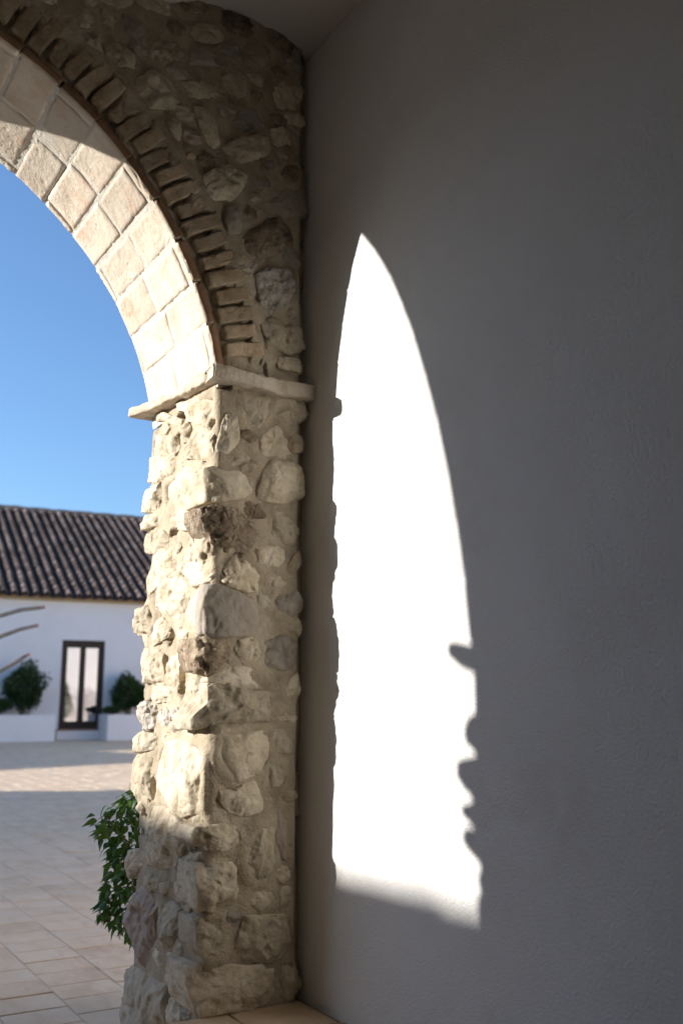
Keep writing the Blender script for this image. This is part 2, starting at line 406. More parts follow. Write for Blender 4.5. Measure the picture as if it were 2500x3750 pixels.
FACE_STONES=[
('p',0.022,0.1,0.6,[(1.663,2.33),(1.784,2.35),(1.764,2.274),(1.718,2.21),(1.658,2.214)]),
('p',0.018,0.1,0.7,[(1.573,2.244),(1.611,2.294),(1.632,2.204),(1.634,2.1),(1.603,2.071),(1.564,2.066),(1.55,2.119),(1.561,2.194)]),
('p',0.014,0.1,0.8,[(1.752,2.221),(1.813,2.249),(1.868,2.213),(1.883,2.139),(1.835,2.095),(1.754,2.091),(1.703,2.121)]),
('o',0.02,0.08,0.6,[(1.869,2.188),(1.91,2.212),(1.939,2.184),(1.932,2.139),(1.883,2.126),(1.859,2.148)]),
('p',0.026,0.22,0.5,[(1.502,2.01),(1.546,2.028),(1.63,2.014),(1.689,2.002),(1.709,1.974),(1.7,1.943),(1.651,1.913),(1.556,1.888),(1.518,1.893),(1.51,1.957)]),
('p',0.04,0.12,0.6,[(1.755,2.041),(1.788,2.073),(1.849,2.084),(1.919,2.067),(1.94,2.013),(1.927,1.949),(1.851,1.916),(1.77,1.911),(1.73,1.916),(1.736,1.971)]),
('b',0.03,0.16,1.3,[(1.494,1.855),(1.563,1.865),(1.64,1.852),(1.692,1.815),(1.752,1.803),(1.739,1.747),(1.72,1.71),(1.656,1.699),(1.593,1.67),(1.555,1.685),(1.528,1.759),(1.508,1.786),(1.492,1.814)]),
('p',0.012,0.08,0.9,[(1.804,1.868),(1.886,1.858),(1.914,1.805),(1.88,1.747),(1.806,1.747),(1.778,1.805)]),
('o',0.018,0.08,0.6,[(1.848,1.623),(1.888,1.698),(1.922,1.719),(1.929,1.665),(1.882,1.619)]),
('p',0.03,0.16,1.2,[(1.612,1.659),(1.682,1.682),(1.722,1.614),(1.73,1.55),(1.691,1.536),(1.621,1.549),(1.552,1.557),(1.526,1.572),(1.557,1.603)]),
('p',0.016,0.08,0.8,[(1.788,1.613),(1.848,1.611),(1.862,1.582),(1.822,1.555),(1.782,1.565)]),
('g',0.032,0.05,0.45,[(1.521,1.549),(1.57,1.552),(1.64,1.527),(1.724,1.485),(1.757,1.452),(1.762,1.394),(1.701,1.374),(1.631,1.366),(1.563,1.361),(1.513,1.373),(1.505,1.446)]),
('p',0.02,0.08,0.6,[(1.87,1.427),(1.91,1.447),(1.931,1.412),(1.918,1.37),(1.877,1.374),(1.86,1.397)]),
('b',0.03,0.18,1.3,[(1.49,1.35),(1.538,1.351),(1.619,1.354),(1.632,1.309),(1.621,1.258),(1.542,1.212),(1.505,1.239),(1.486,1.283)]),
('p',0.018,0.1,0.8,[(1.638,1.338),(1.727,1.361),(1.766,1.347),(1.76,1.284),(1.703,1.254),(1.652,1.27)]),
('p',0.01,0.1,0.7,[(1.542,1.201),(1.628,1.241),(1.729,1.249),(1.781,1.221),(1.775,1.175),(1.705,1.158),(1.623,1.174),(1.543,1.187)]),
('p',0.022,0.08,0.7,[(1.866,1.199),(1.912,1.223),(1.933,1.183),(1.92,1.136),(1.873,1.124),(1.86,1.164)]),
('p',0.036,0.2,0.9,[(1.543,1.178),(1.623,1.168),(1.705,1.146),(1.795,1.153),(1.847,1.141),(1.861,1.096),(1.816,1.039),(1.732,1.045),(1.651,1.035),(1.571,1.03),(1.535,1.019),(1.505,1.014),(1.492,1.058),(1.539,1.107)]),
('p',0.034,0.14,0.4,[(1.596,0.992),(1.671,0.995),(1.791,0.994),(1.801,0.892),(1.762,0.852),(1.716,0.838),(1.653,0.816),(1.597,0.873),(1.575,0.914),(1.583,0.969)]),
('p',0.024,0.08,0.7,[(1.803,1.005),(1.836,1.005),(1.888,0.981),(1.895,0.93),(1.85,0.914),(1.804,0.927)]),
('p',0.024,0.16,1.0,[(1.592,0.798),(1.695,0.813),(1.779,0.816),(1.787,0.772),(1.759,0.706),(1.697,0.692),(1.629,0.701),(1.601,0.738)]),
('p',0.022,0.08,0.8,[(1.806,0.889),(1.857,0.863),(1.872,0.806),(1.844,0.776),(1.793,0.797),(1.785,0.852)]),
('r',0.02,0.08,0.8,[(1.819,0.728),(1.848,0.714),(1.856,0.652),(1.871,0.578),(1.865,0.5),(1.833,0.508),(1.821,0.606)]),
('p',0.034,0.12,0.9,[(1.754,0.634),(1.806,0.667),(1.81,0.594),(1.812,0.498),(1.792,0.44),(1.743,0.435),(1.708,0.465),(1.7,0.542)]),
('p',0.026,0.2,1.0,[(1.5,0.65),(1.596,0.661),(1.684,0.638),(1.699,0.59),(1.652,0.569),(1.598,0.567),(1.538,0.577),(1.498,0.603)]),
('p',0.034,0.18,0.9,[(1.517,0.515),(1.599,0.52),(1.674,0.509),(1.691,0.466),(1.676,0.403),(1.65,0.371),(1.584,0.36),(1.521,0.372),(1.513,0.452)]),
('p',0.02,0.1,0.9,[(1.73,0.416),(1.82,0.414),(1.828,0.372),(1.766,0.342),(1.724,0.34),(1.71,0.383)]),
('p',0.014,0.06,0.7,[(1.838,0.421),(1.895,0.416),(1.895,0.353),(1.849,0.346)]),
('p',0.018,0.16,1.0,[(1.51,0.328),(1.584,0.337),(1.611,0.329),(1.619,0.248),(1.607,0.199),(1.549,0.194),(1.516,0.237)]),
('p',0.036,0.14,0.8,[(1.698,0.323),(1.808,0.315),(1.903,0.308),(1.908,0.163),(1.796,0.164),(1.681,0.167),(1.673,0.219)]),
('p',0.034,0.22,0.7,[(1.505,0.161),(1.641,0.158),(1.831,0.137),(1.839,0.073),(1.812,0.019),(1.711,0.005),(1.612,0.008),(1.541,0.007),(1.517,0.082)]),
('p',0.012,0.08,0.8,[(1.848,0.147),(1.915,0.144),(1.941,0.059),(1.909,0.011),(1.857,0.018)]),
('p',0.03,0.08,0.8,[(1.016,3.692),(1.077,3.735),(1.142,3.7),(1.135,3.648),(1.072,3.635),(1.027,3.648)]),
('p',0.022,0.08,0.8,[(1.155,3.625),(1.2,3.661),(1.304,3.648),(1.334,3.599),(1.308,3.52),(1.206,3.496),(1.149,3.525)]),
('p',0.025,0.08,0.8,[(1.382,3.932),(1.451,3.975),(1.533,3.948),(1.523,3.913),(1.444,3.868),(1.384,3.871)]),
('r',0.025,0.08,0.5,[(1.376,3.816),(1.495,3.845),(1.541,3.836),(1.526,3.794),(1.368,3.752)]),
('o',0.025,0.08,0.6,[(1.627,3.92),(1.667,3.978),(1.732,3.949),(1.744,3.888),(1.681,3.834),(1.628,3.857)]),
('p',0.03,0.08,0.7,[(1.394,3.559),(1.442,3.585),(1.477,3.546),(1.504,3.474),(1.525,3.43),(1.487,3.388),(1.435,3.462)]),
('p',0.026,0.08,0.7,[(1.283,3.443),(1.328,3.487),(1.349,3.425),(1.341,3.383),(1.302,3.41)]),
('p',0.04,0.08,0.8,[(1.526,3.41),(1.625,3.482),(1.739,3.528),(1.75,3.449),(1.617,3.363)]),
('p',0.04,0.08,0.8,[(1.461,3.261),(1.538,3.329),(1.628,3.331),(1.644,3.285),(1.591,3.19),(1.502,3.165),(1.453,3.2)]),
('p',0.018,0.08,0.7,[(1.759,3.566),(1.844,3.604),(1.856,3.523),(1.781,3.489)]),
('o',0.02,0.08,0.7,[(1.662,3.732),(1.714,3.729),(1.725,3.691),(1.663,3.68)]),
('p',0.028,0.08,0.9,[(0.889,3.771),(0.93,3.826),(0.965,3.82),(0.959,3.759),(0.908,3.73)]),
('g',0.014,0.08,0.6,[(1.743,3.232),(1.827,3.296),(1.934,3.347),(1.946,3.216),(1.817,3.171),(1.754,3.185)]),
('p',0.02,0.06,0.7,[(1.661,3.229),(1.712,3.244),(1.713,3.203),(1.662,3.189)]),
('g',0.034,0.08,0.4,[(1.562,3.135),(1.611,3.168),(1.637,3.125),(1.624,3.053),(1.574,3.03),(1.554,3.073)]),
('b',0.03,0.1,0.8,[(1.625,2.994),(1.714,3.126),(1.807,3.16),(1.861,3.114),(1.851,3.04),(1.778,2.983),(1.666,2.955)]),
('w',0.04,0.1,1.0,[(1.698,2.875),(1.779,2.923),(1.852,2.921),(1.874,2.846),(1.833,2.758),(1.772,2.726),(1.72,2.783)]),
('p',0.032,0.1,0.8,[(1.742,2.671),(1.823,2.707),(1.907,2.676),(1.929,2.592),(1.856,2.559),(1.774,2.582)]),
('p',0.02,0.08,0.8,[(1.815,2.532),(1.908,2.549),(1.93,2.485),(1.816,2.484)]),
('p',0.016,0.06,0.8,[(1.756,3.797),(1.864,3.856),(1.919,3.8),(1.898,3.717),(1.79,3.681)]),
('g',0.016,0.06,0.8,[(1.553,3.53),(1.632,3.628),(1.737,3.653),(1.748,3.583),(1.635,3.505)]),
('p',0.014,0.06,0.8,[(1.352,3.655),(1.458,3.703),(1.539,3.669),(1.461,3.612),(1.363,3.599)]),
('b',0.016,0.06,0.8,[(1.793,3.4),(1.89,3.439),(1.912,3.372),(1.826,3.327)]),
('g',0.016,0.06,0.8,[(1.68,3.315),(1.762,3.35),(1.774,3.291),(1.701,3.261)]),
('g',0.014,0.06,0.8,[(1.071,3.862),(1.154,3.884),(1.202,3.842),(1.148,3.782),(1.084,3.787)]),
('p',0.014,0.06,0.8,[(1.222,3.8),(1.326,3.849),(1.348,3.765),(1.264,3.694),(1.198,3.71)]),
('o',0.016,0.06,0.8,[(1.36,3.389),(1.409,3.355),(1.42,3.309),(1.372,3.314)])]
JAMB_STONES=[
('p',0.014,0.1,0.8,[(4.101,2.401),(3.888,2.386),(3.592,2.336),(3.592,2.292),(3.592,2.224),(3.683,2.23),(3.83,2.279),(3.859,2.332),(3.954,2.357)]),
('p',0.016,0.1,0.8,[(4.314,2.435),(4.157,2.409),(3.969,2.327),(3.985,2.304),(4.134,2.361),(4.289,2.393)]),
('p',0.014,0.1,0.9,[(4.261,2.308),(4.147,2.302),(4.13,2.223),(4.175,2.205),(4.269,2.198)]),
('p',0.014,0.1,0.9,[(4.09,2.282),(3.981,2.256),(3.957,2.184),(3.99,2.165),(4.092,2.207)]),
('p',0.018,0.12,0.9,[(3.906,2.186),(3.808,2.202),(3.682,2.21),(3.592,2.184),(3.592,2.119),(3.592,2.053),(3.769,2.111),(3.885,2.136)]),
('p',0.02,0.12,0.8,[(4.35,2.215),(4.119,2.207),(3.953,2.137),(4.001,2.088),(4.22,2.097),(4.37,2.127),(4.386,2.179)]),
('p',0.016,0.12,0.7,[(4.096,2.06),(3.863,2.073),(3.61,2.04),(3.592,1.966),(3.592,1.899),(3.66,1.891),(3.934,1.913),(4.085,1.945)]),
('p',0.022,0.12,0.8,[(4.426,2.08),(4.177,2.075),(4.168,1.986),(4.178,1.954),(4.384,1.981),(4.431,2.031)]),
('p',0.022,0.12,0.8,[(4.361,1.953),(4.186,1.941),(4.162,1.884),(4.375,1.896),(4.418,1.923)]),
('p',0.012,0.1,0.9,[(4.147,1.922),(3.916,1.9),(3.644,1.876),(3.64,1.815),(3.668,1.783),(3.876,1.821),(3.946,1.85)]),
('p',0.018,0.12,0.9,[(4.392,1.874),(4.103,1.848),(3.991,1.787),(4.04,1.748),(4.302,1.776),(4.408,1.831)]),
('p',0.016,0.12,0.8,[(3.874,1.789),(3.652,1.772),(3.592,1.76),(3.592,1.679),(3.614,1.651),(3.767,1.658),(3.883,1.709)]),
('p',0.016,0.12,0.9,[(4.326,1.812),(4.041,1.76),(3.899,1.691),(3.928,1.645),(4.117,1.614),(4.243,1.587),(4.31,1.674),(4.348,1.747)]),
('p',0.014,0.12,0.5,[(3.834,1.708),(3.617,1.692),(3.595,1.578),(3.73,1.577),(3.828,1.634)]),
('p',0.024,0.12,0.8,[(4.115,1.594),(3.927,1.632),(3.808,1.583),(3.773,1.537),(3.824,1.475),(3.868,1.424),(3.977,1.437),(4.088,1.502),(4.221,1.552)]),
('p',0.022,0.14,0.6,[(3.726,1.526),(3.667,1.556),(3.592,1.545),(3.592,1.462),(3.596,1.383),(3.684,1.373),(3.779,1.412),(3.753,1.475)]),
('p',0.03,0.12,1.2,[(4.429,1.496),(4.353,1.53),(4.218,1.526),(4.176,1.483),(4.172,1.438),(4.26,1.385),(4.381,1.425)]),
('p',0.018,0.1,0.9,[(4.19,1.439),(4.085,1.47),(4.001,1.414),(4.023,1.378),(4.093,1.369),(4.181,1.349)]),
('p',0.026,0.12,0.8,[(4.358,1.311),(4.255,1.339),(4.071,1.331),(4.045,1.28),(4.05,1.206),(4.164,1.189),(4.298,1.211),(4.352,1.265)]),
('p',0.02,0.12,0.8,[(3.964,1.289),(3.9,1.323),(3.856,1.285),(3.874,1.202),(3.901,1.143),(3.979,1.174)]),
('p',0.022,0.12,0.9,[(3.759,1.351),(3.669,1.37),(3.627,1.299),(3.601,1.235),(3.592,1.195),(3.64,1.163),(3.758,1.142),(3.742,1.228)]),
('p',0.014,0.1,0.9,[(4.218,1.171),(4.075,1.188),(3.953,1.167),(3.899,1.119),(4.12,1.108),(4.194,1.127)]),
('w',0.032,0.12,1.3,[(4.36,1.076),(4.249,1.114),(4.101,1.095),(4.095,1.034),(4.163,1.002),(4.293,1.0)]),
('w',0.02,0.1,1.3,[(3.943,1.054),(3.88,1.09),(3.799,1.067),(3.788,1.026),(3.872,0.99),(3.939,1.012)]),
('p',0.02,0.12,1.0,[(3.74,1.107),(3.639,1.152),(3.592,1.14),(3.592,1.096),(3.603,1.057),(3.629,1.018),(3.72,1.039)]),
('p',0.034,0.14,0.7,[(4.394,0.952),(4.273,0.987),(4.045,0.968),(4.058,0.926),(4.207,0.899),(4.378,0.898)]),
('p',0.034,0.14,0.8,[(4.37,0.844),(4.267,0.884),(4.095,0.895),(4.108,0.83),(4.142,0.774),(4.145,0.707),(4.267,0.701),(4.357,0.739),(4.386,0.801)]),
('p',0.03,0.16,0.6,[(4.029,0.914),(3.866,0.953),(3.644,0.953),(3.592,0.913),(3.592,0.829),(3.592,0.783),(3.596,0.726),(3.74,0.686),(3.898,0.7),(4.02,0.723),(4.069,0.832)]),
('p',0.014,0.12,0.9,[(3.706,0.68),(3.592,0.706),(3.592,0.667),(3.67,0.644)]),
('p',0.034,0.16,1.0,[(4.297,0.592),(4.161,0.672),(3.951,0.683),(3.789,0.66),(3.717,0.606),(3.778,0.526),(3.895,0.468),(4.061,0.459),(4.239,0.456),(4.29,0.531)]),
('p',0.024,0.12,0.8,[(4.39,0.472),(4.264,0.487),(4.227,0.438),(4.333,0.363),(4.391,0.396)]),
('p',0.018,0.12,0.8,[(4.21,0.38),(4.115,0.419),(4.026,0.4),(4.05,0.352),(4.196,0.343)]),
('p',0.018,0.12,0.8,[(4.006,0.39),(3.855,0.424),(3.836,0.396),(3.957,0.359)]),
('p',0.02,0.14,1.1,[(3.744,0.53),(3.6,0.559),(3.592,0.504),(3.592,0.422),(3.594,0.363),(3.717,0.402),(3.755,0.456)]),
('r',0.03,0.14,1.0,[(4.347,0.3),(4.168,0.36),(4.039,0.341),(4.047,0.232),(4.037,0.134),(4.097,0.072),(4.232,0.038),(4.284,0.131),(4.362,0.163)]),
('p',0.026,0.12,0.9,[(4.0,0.321),(3.849,0.345),(3.753,0.325),(3.773,0.262),(3.834,0.185),(3.937,0.153),(3.991,0.229)]),
('p',0.02,0.12,0.9,[(3.719,0.313),(3.592,0.324),(3.592,0.253),(3.605,0.19),(3.669,0.2),(3.73,0.246)]),
('p',0.044,0.2,0.9,[(4.393,-0.022),(4.253,0.04),(4.073,0.027),(3.926,0.029),(3.883,-0.051),(3.883,-0.232),(4.329,-0.356),(4.413,-0.119)]),
('p',0.012,0.1,0.9,[(3.949,0.084),(3.729,0.136),(3.731,0.054),(3.836,0.013),(3.943,0.025)]),
('p',0.02,0.12,0.9,[(3.876,-0.125),(3.648,-0.073),(3.626,-0.161),(3.849,-0.223)]),
('p',0.018,0.12,0.9,[(3.649,0.141),(3.592,0.154),(3.592,0.075),(3.592,-0.005),(3.631,0.01)])]
HOLES=[(3.937,2.331,0.058,0.031),(4.243,2.365,0.07,0.014),(3.972,2.217,0.027,0.045),(4.156,2.246,0.014,0.03),(4.174,2.024,0.023,0.055),(3.98,1.83,0.054,0.015),(3.8,1.511,0.019,0.043),(3.989,1.378,0.042,0.031),(4.035,1.269,0.028,0.035),(3.861,1.294,0.038,0.035),(3.843,1.204,0.035,0.078),(4.134,0.764,0.035,0.062),(3.843,1.022,0.034,0.025),(4.221,1.113,0.026,0.012),(4.191,1.069,0.035,0.012),(4.253,1.006,0.044,0.009),(3.637,2.076,0.043,0.004),(3.61,2.213,0.029,0.021)]


def fillers(stones, region, lo, hi, seed, n, rmin, rmax, mats):
    rr = random.Random(seed); out, disks = [], []
    C = np.array([(rr.uniform(lo[0], hi[0]), rr.uniform(lo[1], hi[1])) for _ in range(5000)])
    C = C[[bool(region(q)) for q in C]]
    D = np.full(len(C), rmax+0.01)
    for s in stones: D = np.minimum(D, pdist(C, np.array(s[4])))
    D = np.minimum(D-0.005, rmax)
    for i in np.argsort(-D):
        if len(out) >= n: break
        q = C[i]; r = float(min([D[i]] + [math.hypot(q[0]-x, q[1]-z)-R_-0.006 for x, z, R_ in disks]))
        if r < rmin: continue
        k = rr.randint(5, 7); a0 = rr.uniform(0, 6.28); ex = rr.uniform(0.95, 1.35)
        pts = [(round(q[0]+ex*r*1.15*math.cos(a0+6.283*j/k)*rr.uniform(.82, 1.1), 3), round(q[1]+r*1.1/ex*math.sin(a0+6.283*j/k)*rr.uniform(.82, 1.1), 3)) for j in range(k)]
        out.append((rr.choice(mats), rr.uniform(.008, .022), .05, rr.uniform(.8, 1.1), pts)); disks.append((q[0], q[1], r*1.1))
    return out

def pdist(q, poly):
    d = np.full(len(q), 9.0); ins = np.zeros(len(q), bool); n = len(poly)
    for i in range(n):
        a, b = poly[i], poly[(i+1) % n]; ab = b-a
        t = np.clip(((q-a)@ab)/max(ab@ab, 1e-9), 0, 1)
        d = np.minimum(d, np.linalg.norm(q-(a+t[:, None]*ab), axis=1))
        c = ((a[1] > q[:, 1]) != (b[1] > q[:, 1])) & (q[:, 0] < (b[0]-a[0])*(q[:, 1]-a[1])/((b[1]-a[1]) or 1e-9)+a[0])
        ins ^= c
    return np.where(ins, -d, d)
def smear(P, iu, stones, mask, d, seed):
    rr = np.random.RandomState(seed)
    for (mk, pr, dp, rg_, pts) in stones:
        fac = rr.choice([-0.6, -0.3, 0.1, 0.5]); poly = np.array(pts)
        lo, hi = poly.min(0)-0.06, poly.max(0)+0.06
        q = P[:, [iu, 2]]
        ix = np.where(mask & (q[:, 0] > lo[0]) & (q[:, 0] < hi[0]) & (q[:, 1] > lo[1]) & (q[:, 1] < hi[1]))[0]
        if not len(ix): continue
        ds = pdist(q[ix], poly)
        nz = fbm(P[ix]+seed, 18, 2)
        up = pr*fac*(0.9+0.5*nz)*smooth(0.050, 0.006, ds+0.010*nz)
        d[ix] = np.maximum(d[ix], up)
        d[ix] -= 0.022*smooth(-0.006, -0.03, ds)
    return d

FACE_FILL = fillers(FACE_STONES, lambda q: q[0] > 1.63 and (q[1] < 2.33 or (math.hypot(q[0]-AC, q[1]-AZ) > AR+0.255 and q[1] > 2.46)) and q[0] < XW-0.085,
                    (1.5, 0.02), (XW-0.02, 2.4), 21, 30, 0.030, 0.070, 'pppbgr')
FACE_FILL += fillers(FACE_STONES+FACE_FILL, lambda q: math.hypot(q[0]-AC, q[1]-AZ) > AR+0.255 and q[1] > 2.5 and q[0] < XW-0.08,
                    (0.45, 2.5), (XW-0.02, 4.05), 22, 44, 0.034, 0.085, 'ppbgr')
JAMB_FILL = fillers(JAMB_STONES+[('p', 0, 0, 0, [(y-ry, z-rz), (y+ry, z-rz), (y+ry, z+rz), (y-ry, z+rz)]) for y, z, ry, rz in HOLES], lambda q: True, (3.66, -0.2), (4.24, 2.33), 23, 30, 0.028, 0.055, 'pppw')

def pier_sheet(mirror=False):
    # plan path round the pier, rounded corners
    path = []
    def seg(a, b, n):
        for t in np.linspace(0, 1, n, endpoint=False): path.append((a[0]+(b[0]-a[0])*t, a[1]+(b[1]-a[1])*t, None))
    r = 0.03
    seg((XW+0.02, YI), (XJ+r, YI), 56)
    for t in np.linspace(0, math.pi/2, 6, endpoint=False): path.append((XJ+r-r*math.sin(t), YI+r-r*math.cos(t), None))
    seg((XJ, YI+r), (XJ, YO-r), 110)
    for t in np.linspace(0, math.pi/2, 6, endpoint=False): path.append((XJ+r-r*math.cos(t), YO-r+r*math.sin(t), None))
    seg((XJ+r, YO), (XW+0.10, YO), 40)
    A = np.array([p[:2] for p in path])
    T = np.gradient(A, axis=0); T /= np.linalg.norm(T, axis=1)[:, None]
    N = np.stack([T[:, 1], -T[:, 0]], 1)       # outward
    N *= np.sign(((A - np.array([XW, 3.93]))*N).sum(1))[:, None]
    zz = np.linspace(-0.30, ZS-0.03, 400)
    k = len(zz)
    P = np.stack([np.repeat(A[:, 0], k), np.repeat(A[:, 1], k), np.tile(zz, len(A))], 1)
    NN = np.repeat(N, k, axis=0)
    d = 0.012*fbm(P, 4.5, 3) + 0.008*fbm(P, 13, 3) + 0.004*fbm(P, 45, 3)
    d += 0.014*smooth(0.0, 0.30, fbm(P + 9, 6.5, 2)) - 0.026 + 0.005*fbm(P, 70, 2)
    # raked joints
    d -= 0.016*smooth(0.30, 0.55, fbm(P*np.array([1, 1, 1.6]) + 4, 6.0, 2, ridge=True))*smooth(-0.1, 0.4, fbm(P + 21, 3, 2))
    d = smear(P, 0, FACE_STONES+FACE_FILL, P[:, 1] < YI+0.02, d, 5)
    d -= 0.055*smooth(XW-0.055, XW-0.012, P[:, 0])*(P[:, 1] < YI+0.02)
    d = smear(P, 1, JAMB_STONES+JAMB_FILL, (P[:, 0] < XJ+0.012) & (P[:, 1] > YI+0.01), d, 6)
    jm = smooth(XJ+0.05, XJ+0.01, P[:, 0])
    for (y, z, ry, rz) in HOLES:
        w = 0.018*vfbm(P, 30, 2)
        q = np.hypot((P[:, 1]+w[:, 0]-y)/max(ry, 0.016), (P[:, 2]+w[:, 1]-z)/max(rz, 0.012))
        d -= jm*0.085*smooth(1.15, 0.75, q)
    P[:, :2] += NN[:, :2]*d[:, None]
    return sheet('mortar_bed', P, len(A), k, M['mortar'], True)

pier_me = pier_sheet()
o = obj('mortar_bed', pier_me, AW)
def mirrored(name, me, parent=AW):
    o = obj(name, me, parent)
    o.location = (MIRX, 0, 0); o.scale = (-1, 1, 1)
    return o
mirrored('mortar_bed', pier_me)

def spandrel():
    th = np.radians(np.linspace(7.5, 172.5, 330)); n = 70
    rows = []
    for t in th:
        c, s = math.cos(t), math.sin(t)
        far = min((1.99/abs(c)) if abs(c) > 1e-6 else 99, (4.31-AZ)/s if s > 1e-6 else 99)
        rr = np.linspace(AR+0.034, max(far, AR+0.05), n)
        rows.append(np.stack([AC+rr*c, np.full(n, YI), AZ+rr*s], 1))
    P = np.concatenate(rows)
    d = -0.022 + 0.012*fbm(P, 4.5, 3) + 0.008*fbm(P, 13, 3) + 0.006*fbm(P, 45, 3) - 0.014*smooth(0.30, 0.55, fbm(P + 4, 6.0, 2, ridge=True))
    d = smear(P, 0, FACE_STONES+FACE_FILL, P[:, 0] > -9, d, 5)
    d -= 0.055*smooth(XW-0.055, XW-0.012, P[:, 0])
    r = np.hypot(P[:, 0]-AC, P[:, 2]-AZ)
    d += 0.012*smooth(AR+0.27, AR+0.22, r)      # brick ring is raked back
    P[:, 1] -= d
    return sheet('spandrel_mortar', P, len(th), n, M['mortar'])
obj('spandrel_mortar', spandrel(), AW)

def intrados_bed():
    th = np.radians(np.linspace(8, 172, 240)); yy = np.linspace(YI+0.004, YO-0.004, 60)
    TH, Y2 = np.meshgrid(th, yy, indexing='ij')
    P = np.stack([AC+np.cos(TH).ravel(), Y2.ravel(), AZ+np.sin(TH).ravel()], 1)
    rad = AR - 0.0045 - 0.0025*fbm(P, 16, 3) 
    P[:, 0] = AC + (P[:, 0]-AC)*rad; P[:, 2] = AZ + (P[:, 2]-AZ)*rad
    return sheet('intrados_mortar', P, len(th), len(yy), M['pointing'], True)
obj('intrados_mortar', intrados_bed(), AW)
# outer face of the arch wall
th = np.radians(np.linspace(7.5, 172.5, 120)); v, f = [], []
for t in th:
    c, s = math.cos(t), math.sin(t)
    far = min(1.99/max(abs(c), 1e-6), (4.31-AZ)/max(s, 1e-6))
    v += [(AC+(AR+0.02)*c, YO-0.002, AZ+(AR+0.02)*s), (AC+max(far, AR+0.05)*c, YO-0.002, AZ+max(far, AR+0.05)*s)]
for i in range(len(th)-1): f.append((2*i, 2*i+1, 2*i+3, 2*i+2))
obj('outer_face', mesh('outer_face', v, f, M['whitewash'], False), AW)

